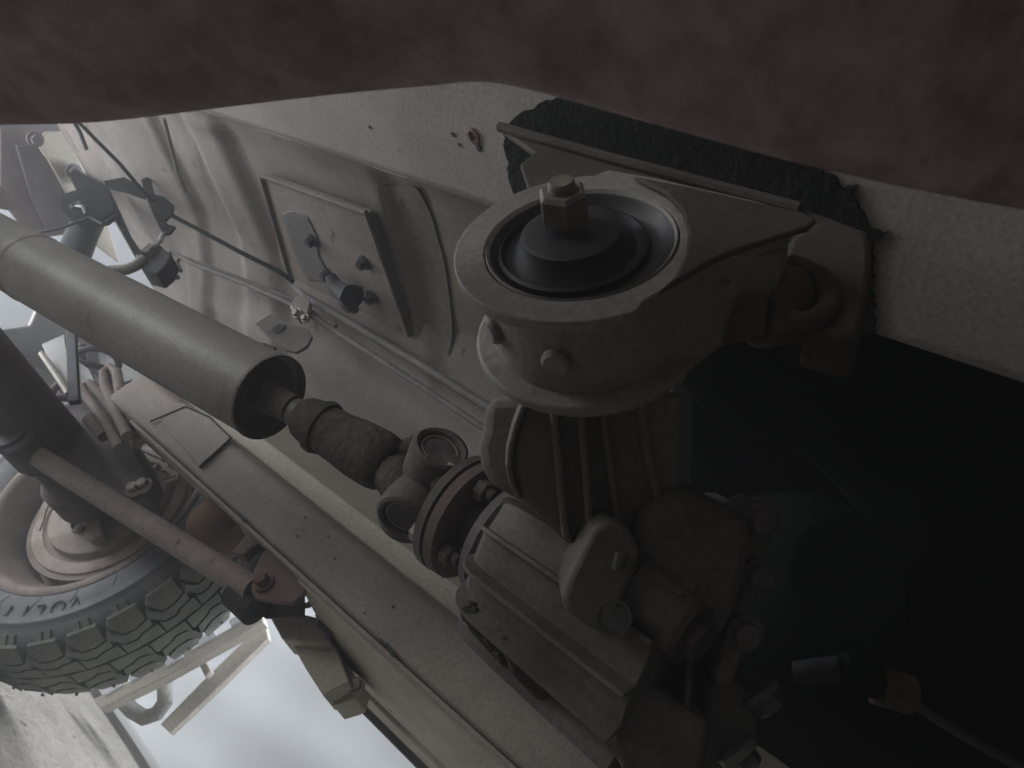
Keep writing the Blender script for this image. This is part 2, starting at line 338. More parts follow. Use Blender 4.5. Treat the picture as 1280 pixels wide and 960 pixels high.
# ---------------------------------------------------------------- gearbox
gb = thing('gearbox', 'grimy ribbed cast alloy transfer gearbox filling the lower right', 'gearbox', F-YA*.15)
fl = part('output_flange', G().lathe(F, fa, [(-.0085,.02),(-.0082,.046),(-.007,.0485),(.0012,.0490),(.0025,.0475),(.0026,.02)], 56), M['rustplate'], gb)
_, fb, fc = frame(fa)
up2 = (CY*-1 - fa*fa.dot(CY*-1)).normalized(); si2 = fa.cross(up2)
for k in range(4):
    t = R(45+90*k-70); p = F+(up2*math.cos(t)+si2*math.sin(t))*.0375
    part('flange_bolt', G().hexbolt(p-fa*.0085, -fa, .0085, .011, False).lathe(p-fa*.0175,-fa,[(0,.005),(.008,.0045)],12), M['dirt2'], fl)
    part('flange_nut', G().hexbolt(p+fa*.014, fa, .008, .008, False), M['bolt'], fl)
part('output_neck', G().lathe(F, -fa, [(.005,.024),(.03,.024),(.032,.045),(.040,.047),(.043,.044),(.046,.047),(.056,.048),(.06,.04)], 48), M['axle'], gb)
# ribbed tail casing: profile with lengthwise ribs, axis along the car
AX, AZ = F.x+.002, F.z+.004
def casing_r(t):     # t = angle about the axis, 0 = towards -X, + = towards -Z(down)
    return t
def tail(Y):
    k = sstep(F.y-.028, F.y-.060, Y)
    return .050+.030*k**.6
rows = []; Ys = [F.y-.046, F.y-.0475, F.y-.051, F.y-.057, F.y-.066, F.y-.080, F.y-.10, F.y-.13, F.y-.192]
ribs = [-50, -22, 2, 24, 46, 68, 92]
angs = []
for rb in ribs: angs += [(rb-1.6,0,0),(rb-1.2,1,0),(rb+1.0,1,0),(rb+1.8,.35,1),(rb+9,.10,1)]
for a in list(range(124, 296, 14)): angs.append((a,0,0))
angs.sort(); n = len(angs)
for i, Y in enumerate(Ys):
    base = (.038,.050,.058,.063,.0655,.067,.068,.070,.073)[i]; row = []
    for a, h, _ in angs:
        rr = base+.0135*h*(.35,.55,.75,.9,1,1,1,1,1)[i]
        row.append(Vector((AX-rr*math.cos(R(a)), Y, AZ-rr*math.sin(R(a)))))
    rows.append(row)
g = G(); g.add([p for r in rows for p in r], [[i*n+k, i*n+(k+1) % n, (i+1)*n+(k+1) % n, (i+1)*n+k] for i in range(len(Ys)-1) for k in range(n)])
g.f += [list(range(n)), [(len(Ys)-1)*n+k for k in range(n)][::-1]]
part('tail_casing', g, M['cast'], gb, smooth=24, bevel=.0008)
YM = Ys[-1]
part('casing_body', G().prism([px(a,b,d=.470) for a,b in ((770,690),(800,640),(940,640),(965,660),(950,740),(925,850),(890,1000),(790,1010),(740,880),(765,800))], CZ*.09), M['castdark'], gb, bevel=.006)
# upright arm with fins that carries the rubber mount
C0 = px(725,300,d=.385)                       # mount centre, front face
RX0 = C0.x; RW = .066
mc = Vector((RX0+RW, C0.y, C0.z))
ped_t = px(722,500,X=RX0+RW+.006); ped_b = px(728,690,d=.455)
def fin(pts_top, pts_bot, th):  pass
def plx(lst, d): return [px(a,b,d=dd) for (a,b),dd in zip(lst, d)]
part('arm_core', G().tube([px(735,480,d=.485), px(740,560,d=.495), px(748,640,d=.505), px(760,700,d=.515)], [.040,.042,.045,.048], 28), M['cast'], gb)
lob = [(608,505),(604,530),(597,562),(601,588),(612,606),(640,622),(668,626),(690,640)]
def blade(edge, ds, push, th, name='fin', mt='arm'):
    """a fin: outer edge line in the open, going back into the casting by push"""
    g = G(); a = [px(x,y,d=d) for (x,y),d in zip(edge, ds)]; rows = []
    n = len(a)
    tdir = (a[-1]-a[0]).normalized(); side = tdir.cross(Vector(push)).normalized()*th/2
    ring = []
    for p in a:
        ring.append([p-side, p+side, p+side*1.6+Vector(push), p-side*1.6+Vector(push)])
    vs = [q for r in ring for q in r]
    fs = [[i*4+k, i*4+(k+1) % 4, (i+1)*4+(k+1) % 4, (i+1)*4+k] for i in range(n-1) for k in range(4)]+[[0,1,2,3],[(n-1)*4+k for k in range(4)][::-1]]
    g.add(vs, fs)
    return part(name, g, M[mt], gb, bevel=.0012)
V = CZ
blade([(692,505),(697,560),(702,620),(708,672),(722,682)], [.406,.415,.424,.433,.440], V*.035, .004)
blade([(727,505),(730,560),(735,620),(738,670),(744,684)], [.404,.413,.422,.431,.438], V*.04, .004)
blade([(752,505),(760,560),(768,620),(775,660)], [.409,.418,.428,.437], V*.04, .004)
blade([(800,495),(808,560),(822,620),(835,650)], [.411,.421,.431,.438], V*.04, .005)
blade([(655,507),(646,530),(638,560),(636,585),(641,608),(650,624)], [.410,.414,.419,.424,.428,.432], V*.04, .0035)
part('arm_lobe', G().prism([px(a,b,d=.452) for a,b in ((612,498),(606,515),(604,540),(598,560),(602,585),(613,605),(640,622),(672,632),(690,600),(690,500))], V*.05), M['arm'], gb, bevel=.006)
part('arm_web', G().prism([px(a,b,d=d) for a,b,d in ((655,500,.417),(642,545,.424),(640,590,.430),(652,626,.437),(715,685,.446),(760,690,.446),(850,655,.446),(856,490,.417))], V*.06), M['arm'], gb, bevel=.004)
# bolted ear with two holes in front of the casing
ear = part('casing_ear', G().prism([px(a,b,d=.398) for a,b in ((742,660),(760,652),(790,664),(800,690),(795,715),(780,745),(768,792),(752,795),(706,765),(703,748),(712,720))], V*.05), M['cast'], gb, bevel=.006)
part('bolt_hole', G().lathe(px(766,772,d=.397), -V+CY*-.2, [(-.001,.0105),(.0012,.0105),(.0012,.0085),(-.004,.008)], 20), M['castdark'], ear)
part('ear_slot', G().tube([px(776,690,d=.3965),px(771,712,d=.3965)], .0035, 10), M['castdark'], ear)
part('clutch_boss', G().prism([px(a,b,d=.425) for a,b in ((800,640),(838,612),(880,618),(940,650),(945,680),(925,760),(905,800),(880,800),(830,760),(800,740),(790,700))], V*.07), M['cast'], gb, bevel=.008)
q = px(880,800,d=.44)
stub = part('bolt_boss', G().tube([px(790,730,d=.43),px(842,775,d=.418),px(858,788,d=.414)], [.020,.0185,.0175], 24), M['cast'], gb)
part('bolt_head', G().hexbolt(px(862,791,d=.412), px(884,808,d=.405)-px(858,788,d=.414), .013, .011), M['brown'], stub)
part('casing_seam', G().prism([px(a,b,d=.436) for a,b in ((926,652),(950,630),(966,632),(968,660),(958,720),(938,800),(915,862),(892,856),(908,800),(925,730))], V*.05), M['cast'], gb, bevel=.004)
for a, b in ((951,650),(949,720),(930,790)):
    part('casing_bolt', G().hexbolt(px(a,b,d=.4355), -V, .0078, .009), M['dirt2'], gb)
low = part('lower_flange', G().prism([px(a,b,d=.425) for a,b in ((750,862),(775,860),(800,850),(862,892),(890,905),(880,960),(860,1010),(800,1010),(762,930),(738,885))], V*.06), M['cast'], gb, bevel=.005)
part('rib_bar', G().prism([px(a,b,d=.428) for a,b in ((778,800),(790,803),(788,855),(776,850))], V*.05), M['cast'], gb, bevel=.002)
part('recess_frame', G().prism([px(a,b,d=.432) for a,b in ((860,810),(868,812),(864,900),(850,905),(806,890),(808,882),(846,890),(856,880))], V*.03), M['castdark'], gb, bevel=.003)
for a, b, d in ((950,866,.445),(922,938,.435)):
    part('casing_bolt', G().hexbolt(px(a,b,d=d), CX*.5+CY*.7-CZ*.3, .0095, .012), M['castdark'], gb)
part('casing_block', G().prism([px(a,b,d=.445) for a,b in ((885,860),(912,850),(952,870),(945,960),(930,1020),(870,1020),(880,930))], V*.05), M['cast'], gb, bevel=.005)
# crusted rubber lumps under the tail casing
for pp, dd in ((((577,762),(583,752),(596,755),(612,775),(630,800),(648,830),(664,862),(650,860),(628,836),(606,812),(585,788)),.485),
               (((622,800),(630,795),(652,812),(690,850),(730,890),(770,940),(800,985),(770,985),(720,925),(680,885),(640,845)),.462)):
    g = G().prism([px(a,b,d=dd) for a,b in pp], V*.03)
    part('crusted_seal', g, M['dirt'], gb, bevel=.008)
for q in range(26):
    t = q/25; a = 590+70*t+random.uniform(-7,7); b = 765+90*t+random.uniform(-6,6)
    part('dirt_lump', G().lathe(px(a,b,d=.483), -V, [(-.006,.006),(.0,.0055),(.003,.003)], 7, .3), M['dirt'], gb)
for k in range(20):
    a = random.uniform(605,690); b = 625+(a-605)*.75+random.uniform(-20,40)
# dim parts of the engine side
dk = thing('shift_linkage', 'dim steel collar and thin rod in the dark corner beside the gearbox', 'linkage', px(1020,838,d=.55))
part('collar', G().tube([px(995,842,d=.56),px(1012,840,d=.555),px(1048,836,d=.55)],[.009,.0095,.0095],20), M['black'], dk)
part('rubber_boot', G().tube([px(1050,832,d=.55),px(1075,845,d=.55),px(1095,850,d=.55)],[.011,.014,.014],18,.03), M['under'], dk)
part('rusty_coupling', G().tube([px(1096,856,d=.55),px(1136,868,d=.55)],[.0155,.0155],8), M['rust'], dk)
part('thin_rod', G().tube([px(1132,872,d=.552),px(1180,905,d=.55),px(1290,968,d=.545)], .004, 10), M['axle'], dk)
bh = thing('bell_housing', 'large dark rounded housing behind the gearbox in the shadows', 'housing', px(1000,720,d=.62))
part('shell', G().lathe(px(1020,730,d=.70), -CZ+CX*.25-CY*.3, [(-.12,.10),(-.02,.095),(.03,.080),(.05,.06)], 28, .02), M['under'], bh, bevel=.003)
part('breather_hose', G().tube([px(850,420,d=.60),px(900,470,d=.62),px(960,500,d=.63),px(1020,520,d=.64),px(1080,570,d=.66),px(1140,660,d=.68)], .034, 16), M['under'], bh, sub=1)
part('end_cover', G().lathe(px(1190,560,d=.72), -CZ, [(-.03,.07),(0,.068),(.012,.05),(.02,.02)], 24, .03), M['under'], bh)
# ---------------------------------------------------------------- gearbox mount
mt = thing('gearbox_mount', 'grey cast ring bracket holding a black rubber bush and bolt', 'mount', C0)
HR, OR = .0512, .0690
def circ(c, r, a0, a1, n, X):
    return [Vector((X, c.y+r*math.cos(R(a0+(a1-a0)*i/(n-1))), c.z+r*math.sin(R(a0+(a1-a0)*i/(n-1))))) for i in range(n)]
def plate_with_hole(outline, c, r, X, th, n=64):
    """flat plate at X..X+th: outline (list of Y,Z), round hole"""
    g = G(); k = len(outline)
    # resample outline by angle about c
    def at(ang):
        d = Vector((math.cos(ang), math.sin(ang))); best = 0
        for i in range(k):
            p, q = outline[i], outline[(i+1) % k]
            e = q-p; den = d.x*e.y-d.y*e.x
            if abs(den) < 1e-9: continue
            w_ = p-Vector((c.y, c.z)); t = (w_.x*e.y-w_.y*e.x)/den; u = (w_.x*d.y-w_.y*d.x)/den
            if t > 0 and -1e-6 <= u <= 1+1e-6: best = max(best, t)
        return best
    angs = sorted([2*math.pi*i/n for i in range(n)]+[math.atan2(p.y-c.z, p.x-c.y) % (2*math.pi) for p in outline])
    vs = []
    for a in angs:
        t = at(a); d = Vector((0, math.cos(a), math.sin(a)))
        cc = Vector((X, c.y, c.z)); vs += [cc+d*r, cc+d*t, cc+d*r+XA*th, cc+d*t+XA*th]
    m = len(angs); fs = []
    for i in range(m):
        j = (i+1) % m
        fs += [[i*4, i*4+1, j*4+1, j*4], [i*4+2, j*4+2, j*4+3, i*4+3], [i*4+1, i*4+3, j*4+3, j*4+1], [i*4, j*4, j*4+2, i*4+2]]
    return g.add(vs, fs)
def yz(lst, X): return [Vector((p.y, p.z)) for p in (px(a,b,X=X) for a,b in lst)]
def ring_outline(tail_pts, X, r):
    """circle of radius r whose right side runs out into tail points"""
    c2 = Vector((C0.y, C0.z)); tp = yz(tail_pts, X)
    a0 = math.atan2(tp[-1].y-c2.y, tp[-1].x-c2.x); a1 = math.atan2(tp[0].y-c2.y, tp[0].x-c2.x)
    # sweep the long way round (away from the tail)
    mid = math.atan2(sum(p.y for p in tp)/len(tp)-c2.y, sum(p.x for p in tp)/len(tp)-c2.x)
    def norm(a): return (a-mid) % (2*math.pi)
    b0, b1 = norm(a0), norm(a1)
    arc = [c2+Vector((math.cos(mid+b0+(b1-b0)*i/40), math.sin(mid+b0+(b1-b0)*i/40)))*r for i in range(1, 40)]
    return tp+arc
# tail lists go from the lower tangent outwards and back along the upper edge
tailF = [(805,376),(850,350),(880,335),(905,322),(945,308),(985,294),(1000,268),(950,252),(880,236),(820,222),(760,212)]
of = ring_outline(tailF[::-1], RX0, OR)
part('front_flange', plate_with_hole(of, C0, HR+.001, RX0, .007), M['mount'], mt, bevel=.002)
Xb = RX0+RW-.006
tailB = [(862,455),(880,440),(905,421),(940,410),(985,399),(1030,385),(1030,330),(960,330),(900,330),(860,340)]
c_s = C0
ob = ring_outline(tailB[::-1], Xb, OR-.001)
part('back_flange', plate_with_hole(ob, C0, HR+.001, Xb, .007), M['mount'], mt, bevel=.002)
ow = ring_outline([(795,368),(845,345),(880,330),(930,312),(980,300),(990,275),(930,262),(860,246),(800,235)][::-1], RX0+.0, OR-.0125)
webp = plate_with_hole(ow, C0, HR+.0005, RX0+.0065, RW-.0125)
web = part('ring_web', webp, M['mount'], mt, bevel=.001)
# rivet heads on the web
for a, b, X in ((697,450,RX0+.036),(612,415,RX0+.034)):
    p = px(a,b,X=X); nrm = Vector((0, p.y-C0.y, p.z-C0.z)).normalized(); p = Vector((X, C0.y, C0.z))+nrm*(OR-.0127)
    part('rivet', G().lathe(p, nrm, [(-.003,.0082),(.003,.0082),(.005,.0066),(.0055,.002)], 22), M['mount'], web)
# rubber bush
rb = part('rubber_bush', G().lathe(C0, -XA, [(-RW+.004,.047),(-.010,HR-.0006),(-.001,HR-.002),(-.002,.048),(-.007,.045),(-.009,.041),(-.008,.030),(-.008,.012)], 56), M['rubber'], mt)
CC = C0+YA*.006
part('bush_core', G().lathe(CC, -XA, [(-.02,.038),(-.0095,.0365),(-.006,.0325),(-.001,.0285),(.0035,.0270),(.0048,.0240),(.0045,.012)], 56), M['rubber'], rb)
part('rubber_fold', G().lathe(CC, -XA, [(-.012,.0425),(-.0055,.0412),(-.0045,.0392),(-.009,.037)], 48, 0, True), M['rubber'], rb)
part('steel_cup', G().lathe(C0, -XA, [(-.004,HR-.0005),(-.001,HR+.0004),(.0005,HR-.0003),(-.001,HR-.0018),(-.004,HR-.0022)], 64, 0, True), M['mount'], mt)
bp = px(706,262,X=RX0-.030)
bp = Vector((RX0-.0045, C0.y+.010, C0.z+.0015))
bl = part('bolt_head', G().hexbolt(bp-XA*.001, -XA, .0135, .021, False), M['nut'], mt)
part('bolt_thread', G().lathe(bp, -XA, [(.012,.0072),(.026,.0072),(.0275,.0062)], 20), M['nut'], mt)
hb = thing('mount_hanger', 'dark brown angle bracket joining the mount ring to the floor', 'bracket', px(860,230,Z=.41))
XH = .262
pts = [(622,157),(640,158),(700,178),(790,203),(900,232),(1010,262),(1085,290),(1080,315),(1000,300),(900,290),(800,280),(700,252),(660,235),(650,205),(668,190)]
part('hanger_plate', G().prism([px(a,b,X=XH) for a,b in pts], (.006,0,0)), M['brown'], hb, bevel=.0015)
fp = [px(622,157,Z=.4165), px(1085,290,Z=.4165)]
part('arm_shade_plate', G().prism([px(a,b,X=RX0-.0045) for a,b in ((790,219),(860,232),(930,248),(1004,264),(1022,274),(1010,284),(985,291),(945,304),(905,318),(880,331),(845,352),(822,364),(843,344),(857,318),(860,290),(852,262),(832,240))], (.0035,0,0)), M['brown'], hb, bevel=.0016)  # brown plate stands in for the shade on the ring's arm
part('hanger_lip', G().tube([px(624,158,X=XH-.004),px(760,196,X=XH-.004),px(1000,260,X=XH-.004)], .004, 8, .1), M['brown'], hb)
XE = RX0+.036
earp = [(985,300),(1005,283),(1030,275),(1060,278),(1088,292),(1091,330),(1084,385),(1074,421),(1050,418),(1022,412),(1002,404),(1020,398),(1036,384),(1038,364),(1026,348),(1000,338),(978,330)]
part('clamp_ear', G().prism([px(a,b,X=XE) for a,b in earp], (.030,0,0)), M['brown'], hb, bevel=.004)
part('ear_rim', G().tube([px(a,b,X=XE-.002) for a,b in ((985,330),(1005,337),(1024,346),(1036,362),(1037,382),(1026,396),(1004,404),(985,400))], .0058, 12), M['brown'], hb)
bb = px(955,384,X=XE+.012); bax = (px(920,392,X=XE+.004)-px(1010,378,X=XE+.016)).normalized()
part('clamp_bolt', G().hexbolt(bb+bax*.008, bax, .0185, .018, False), M['rust'], hb)
part('clamp_washer', G().lathe(bb-bax*.026, bax, [(0,.0225),(.030,.0225),(.033,.019)], 28), M['rust'], hb)

# ---------------------------------------------------------------- beam across the top
tb = thing('crossmember', 'large dark brown rusty beam crossing the whole top of the picture', 'crossmember', px(640,0,d=.3))
edge = [(-260,150,.36),(-80,146,.34),(0,142,.33),(90,142,.32),(160,135,.315),(250,123,.305),(400,104,.292),(500,94,.285),(545,91,.28),(575,86,.277),(620,85,.273),(680,99,.27),(800,133,.268),(900,160,.265),(1000,188,.262),(1120,215,.258),(1280,246,.255),(1500,280,.25)]
rows = []
r0 = .052
for i, (a, b, d) in enumerate(edge):
    p = px(a,b,d=d); q = px(edge[min(i+1,len(edge)-1)][0], edge[min(i+1,len(edge)-1)][1], d=edge[min(i+1,len(edge)-1)][2]) if i < len(edge)-1 else None
    if q is None: t = (p-px(edge[i-1][0],edge[i-1][1],d=edge[i-1][2])).normalized()
    else: t = (q-p).normalized()
    vd = p.normalized(); upd = t.cross(vd).normalized()
    if upd.dot(CY) > 0: upd = -upd
    vd2 = upd.cross(t).normalized()
    if vd2.dot(p) < 0: vd2 = -vd2
    c = p+upd*r0; row = []
    for k in range(40):
        an = 2*math.pi*k/40
        sq = 1+.10*math.cos(4*an)
        lump = 1+(.05*math.sin(i*1.7+3*an)+.04*math.sin(i*.9-2*an+1))*max(0, 1-abs(math.cos(an)+1)*0)*sstep(-1, -.55, math.cos(an))
        row.append(c+(upd*math.cos(an)+vd2*math.sin(an)*.75)*r0*sq*lump)
    rows.append(row)
g = G(); n = 40; g.add([p for r in rows for p in r], [[i*n+k, i*n+(k+1) % n, (i+1)*n+(k+1) % n, (i+1)*n+k] for i in range(len(rows)-1) for k in range(n)])
g.f += [list(range(n)), [(len(rows)-1)*n+k for k in range(n)][::-1]]
part('beam', g, M['exhaust'], tb, sub=1)

# ---------------------------------------------------------------- brake pipes
bpz = .389
b1 = thing('brake_pipe', 'thin upper metal pipe clipped along the underside of the floor', 'pipe', px(400,418,X=.70), 'brake pipes under the floor')
part('pipe', G().tube([px(a,b,X=.655) for a,b in ((283,271),(302,268),(330,292),(352,330),(362,352),(385,373),(440,405),(520,452),(600,503),(640,525))], .0068, 12), M['pipe'], b1)
part('fitting', G().tube([px(228,240,X=.72),px(240,262,X=.72),px(268,268,X=.71),px(284,264,X=.70)], [.006,.0055,.005,.007], 10), M['pipe'], b1)
part('clip', G().prism([px(a,b,X=.70) for a,b in ((262,268),(270,262),(286,272),(284,282),(274,280))], (.01,0,0)), M['black'], b1)
b2 = thing('brake_pipe', 'thin lower metal pipe bent in a hook at its rear end', 'pipe', px(380,400,X=.69), 'brake pipes under the floor')
part('pipe', G().tube([px(a,b,X=.65) for a,b in ((222,347),(210,338),(209,322),(214,315),(225,321),(240,329),(300,352),(360,378),(400,402),(460,440),(530,485),(600,532),(640,556))], .0045, 10), M['pipe'], b2)
part('pipe', G().tube([px(a,b,X=.652) for a,b in ((226,339),(221,328),(227,320),(240,326),(300,348),(362,373),(420,408))], .0035, 10), M['pipe'], b2)
part('pipe_clip', G().prism([px(a,b,X=.636) for a,b in ((362,382),(370,370),(380,368),(388,376),(384,395),(372,398))], (.012,0,0)), M['bolt'], b2, bevel=.002)
part('clip_bolt', G().hexbolt(px(372,392,X=.633), -XA-ZA*.6, .006, .008).hexbolt(px(382,398,X=.633), -XA-ZA*.6, .005, .007), M['bolt'], b2)
b3 = thing('wire', 'thin dark wire running from the damper bracket across the floor', 'wire', px(140,195,Z=.405))
part('strand', G().tube([px(a,b,Z=.375) for a,b in ((88,142),(120,175),(150,205),(176,236),(200,262),(216,270),(250,288),(300,315),(350,340),(366,352))], .0036, 8), M['matt'], b3)
part('wire_end', G().tube([px(90,148,Z=.405),px(100,165,Z=.405),px(108,186,Z=.405)], .004, 8), M['black'], b3)
# heat shield tab, ragged dark bracket
rt = thing('hose_bracket', 'ragged dark sheet tab hanging in front of the rear floor', 'bracket', px(196,265,Z=.39))
part('tab', G().prism([px(a,b,X=.55) for a,b in ((176,224),(187,220),(190,233),(193,243),(206,246),(217,256),(216,266),(206,276),(210,280),(219,283),(213,291),(204,293),(192,270),(182,245))], (.004,0,0)), M['matt'], rt, bevel=.0008)
part('strap', G().prism([px(a,b,X=.56) for a,b in ((130,226),(155,221),(182,236),(181,248),(152,238),(132,234))], (.004,0,0)), M['matt'], rt, bevel=.0008)
part('stay', G().tube([px(204,292,X=.548),px(200,302,X=.546),px(187,314,X=.545)], .0038, 8), M['steel'], rt)
hs = thing('brake_hose', 'pale rubber brake hose plugged into a dark junction block', 'hose', px(185,322,X=.61))
part('junction_block', G().prism([px(a,b,X=.55) for a,b in ((168,318),(178,312),(198,304),(214,318),(208,332),(196,342),(178,338))], (.03,0,0)), M['black'], hs, bevel=.003)
part('nut', G().tube([px(190,310,X=.547),px(180,320,X=.545)],[.009,.010],6), M['bolt'], hs)
part('hose', G().tube([px(a,b,X=.548) for a,b in ((180,324),(170,332),(158,337),(140,338),(120,345))], .0085, 12), M['hose'], hs)
# small lug bracket above the shaft end
lb = thing('cable_lug', 'small bent tab with a dark hole just above the shaft end', 'bracket', px(355,412,X=.66))
part('tab', G().prism([px(a,b,X=.655) for a,b in ((318,405),(338,392),(352,400),(386,412),(390,420),(384,432),(370,440),(356,436),(340,424))], (.006,0,0)), M['cast'], lb, bevel=.001)
part('hole', G().lathe(px(349,410,X=.6535), -XA, [(0,.011),(.0015,.009),(.001,.004)], 9, .25), M['black'], lb)
part('spring_pin', G().tube([px(316,433,X=.64),px(330,431,X=.64),px(344,436,X=.64)], .003, 8), M['black'], lb)
part('curl', G().tube([px(260,312,X=.70),px(265,320,X=.70),px(262,332,X=.70)], .0025, 7), M['black'], lb)

# ---------------------------------------------------------------- rear axle, damper, wheel
WC = Vector((1.09, 1.326, .006)); TR = WC.z-GROUND
ax = thing('rear_axle', 'grimy dark rear axle tube with spring bracket beside the wheel', 'axle', (.7, 1.305, -.08))
part('axle_tube', G().lathe((.15,1.326,.004), XA, [(0,.14),(.06,.13),(.16,.08),(.30,.058),(.70,.055),(.78,.060),(.80,.075),(.86,.075)], 40), M['axle'], ax)
part('spring_seat', G().prism([px(a,b,X=.85) for a,b in ((22,552),(48,540),(110,470),(135,500),(172,560),(186,590),(178,616),(150,640),(110,600),(60,590))], (.06,0,0)), M['axle'], ax, bevel=.008)
part('arm_lug', G().lathe(px(30,560,X=.80), XA, [(-.02,.026),(.05,.026)], 24), M['axle'], ax, bevel=.004)
part('hand_brake_strap', G().prism([px(a,b,X=.74) for a,b in ((82,385),(92,385),(98,500),(84,502))], (.01,0,0)), M['black'], ax, bevel=.001)
part('guide_plate', G().prism([px(a,b,X=.80) for a,b in ((52,430),(80,418),(92,500),(78,490))], (.006,0,0)), M['shaft'], ax, bevel=.001)
part('guide_plate', G().prism([px(a,b,X=.82) for a,b in ((96,450),(112,462),(128,500),(100,480))], (.006,0,0)), M['shaft'], ax, bevel=.001)
part('stay_rod', G().tube([px(52,442,X=.78),px(70,468,X=.78),px(86,492,X=.78)], .006, 8), M['bolt'], ax)
part('stay_rod', G().tube([px(-6,480,X=.80),px(18,508,X=.80),px(34,526,X=.80)], .006, 8), M['bolt'], ax)
part('breather', G().tube([px(112,524,X=.80),px(130,546,X=.80)], [.012,.010], 10), M['rustplate'], ax)
for a, b in ((62,542),(168,612),(180,607)):
    part('bolt', G().hexbolt(px(a,b,X=.845), -XA, .010, .012), M['bolt'], ax)
for k, (p, r) in enumerate(((((150,560),(128,520),(106,492),(104,484),(112,480),(124,490),(150,522),(172,556)),.0095), (((160,545),(146,515),(132,484),(130,466),(138,460),(146,466),(150,490),(168,525)),.0095))):
    o = part('u_bolt', G().tube([px(a,b,X=.80-.02*k) for a,b in p], r, 12), M['rod'], ax, label='rusty hairpin bolt curling over the axle')
sk = thing('shock_absorber', 'dark blue-grey damper tube hanging from a black oval bracket', 'shock absorber', px(120,290,X=.66))
part('damper_body', G().tube([px(118,262,X=.66),px(104,290,X=.66),px(90,325,X=.66),px(82,342,X=.66)], .030, 28), M['damper'], sk)
part('top_bracket', G().prism([px(a,b,X=.62) for a,b in ((72,250),(76,243),(90,238),(122,231),(134,233),(140,246),(144,262),(130,272),(102,276),(82,270),(74,262))], (.02,0,0)), M['under'], sk, bevel=.004)
part('mount_eye', G().lathe(px(95,257,X=.617), -XA, [(-.002,.012),(.004,.012),(.005,.008),(.001,.006)], 22).tube([px(96,257,X=.612),px(104,258,X=.61),px(108,268,X=.61)],.004,8), M['damper'], sk)
part('bracket_arm', G().prism([px(a,b,X=.64) for a,b in ((64,172),(76,176),(100,215),(134,232),(160,290),(178,316),(168,320),(140,268),(96,240),(84,215))], (.02,0,0)), M['under'], sk, bevel=.002)
part('wire_tie', G().tube([px(a,b,X=.61) for a,b in ((-4,284),(20,288),(50,290),(80,284),(96,278),(112,272),(128,280),(146,268))], .003, 8), M['black'], sk)

# rear of the body: chamfered panels behind the damper
rp = thing('rear_body_panel', 'pale stepped sheet metal panels behind the damper at upper left', 'body panel', px(60,220,Y=1.9))
for pts, Yp, m_ in ((((0,160),(30,166),(52,190),(104,290),(40,300),(0,250)),1.95,'rustplate'),
                   (((44,178),(58,165),(80,164),(130,262),(150,330),(110,300),(88,250),(60,200)),1.90,'cream'),
                   (((20,182),(48,180),(84,240),(96,290),(60,290),(40,250)),1.93,'axle'),
                   (((-60,200),(0,232),(34,268),(-60,250)),1.88,'rustplate'),
                   (((-60,80),(85,80),(82,166),(54,168),(40,188),(-10,160),(-60,150)),1.97,'axle')):
    part('panel', G().prism([px(a,b,Y=Yp) for a,b in pts], (0,.01,0)), M[m_], rp, bevel=.003)
part('bolt', G().hexbolt(px(44,174,Y=1.88), -YA, .012, .014), M['axle'], rp)
for a, b in ((92,214),(102,224)):
    part('nut', G().hexbolt(px(a,b,Y=1.88), -YA, .012, .014), M['axle'], rp)

rc_ = thing('rear_crossmember', 'dark slate sheet crossmember seen between shaft and axle', 'crossmember', px(80,440,Y=1.95))
part('web', G().prism([px(a,b,Y=1.95) for a,b in ((38,408),(50,380),(100,400),(190,470),(210,540),(150,560),(60,520),(-40,470),(-60,420))], (0,.02,0)), M['shaft'], rc_, bevel=.004)
part('lip', G().prism([px(a,b,Y=1.93) for a,b in ((-60,418),(0,440),(60,455),(120,470),(120,478),(60,464),(0,450),(-60,428))], (0,.02,0)), M['axle'], rc_, bevel=.002)
part('stiffener', G().prism([px(a,b,Y=1.92) for a,b in ((110,420),(122,428),(134,520),(122,520))], (0,.02,0)), M['axle'], rc_, bevel=.002)
cs = thing('coil_spring', 'dark coil spring standing between axle and body', 'spring', px(60,480,X=.88))
a0 = px(58,560,X=.86); a1 = px(128,440,X=.90)
ad = (a1-a0); _, e1, e2 = frame(ad)
part('coil', G().tube([a0+ad*(k/72)+(e1*math.cos(k*2*math.pi/13)+e2*math.sin(k*2*math.pi/13))*.042 for k in range(73)], .0075, 9), M['axle'], cs)
# trailing rod and its bracket
tr = thing('trailing_rod', 'rusty round trailing rod slanting in front of the wheel', 'rod', px(180,640,X=.76))
r0_, r1_ = px(40,566,d=1.26), px(318,738,d=.955)
part('tube', G().tube([r0_, r0_.lerp(r1_,.3), r0_.lerp(r1_,.7), r1_], .0178, 28), M['rod'], tr)
part('rear_bush', G().lathe(px(28,560,d=1.26)-XA*.02, XA, [(-.02,.030),(.055,.030),(.058,.026)], 28), M['axle'], tr)
part('front_bush', G().tube([px(296,738,d=.975), px(322,762,d=.955)], [.024,.024], 24), M['black'], tr)
rbk = thing('rod_bracket', 'rounded rusty brown plate with a bolt holding the trailing rod', 'bracket', px(340,735,X=.79))
part('plate', G().prism([px(a,b,X=.785) for a,b in ((328,690),(346,682),(362,700),(384,724),(380,742),(366,754),(340,752),(318,748),(313,736),(318,712))], (.008,0,0)), M['rustplate'], rbk, bevel=.002)
part('bolt', G().hexbolt(px(330,729,X=.784), -XA, .0095, .016), M['rust'], rbk)
part('back_plate', G().prism([px(a,b,X=.84) for a,b in ((300,690),(335,676),(380,720),(380,770),(330,772),(300,730))], (.006,0,0)), M['axle'], rbk, bevel=.002)
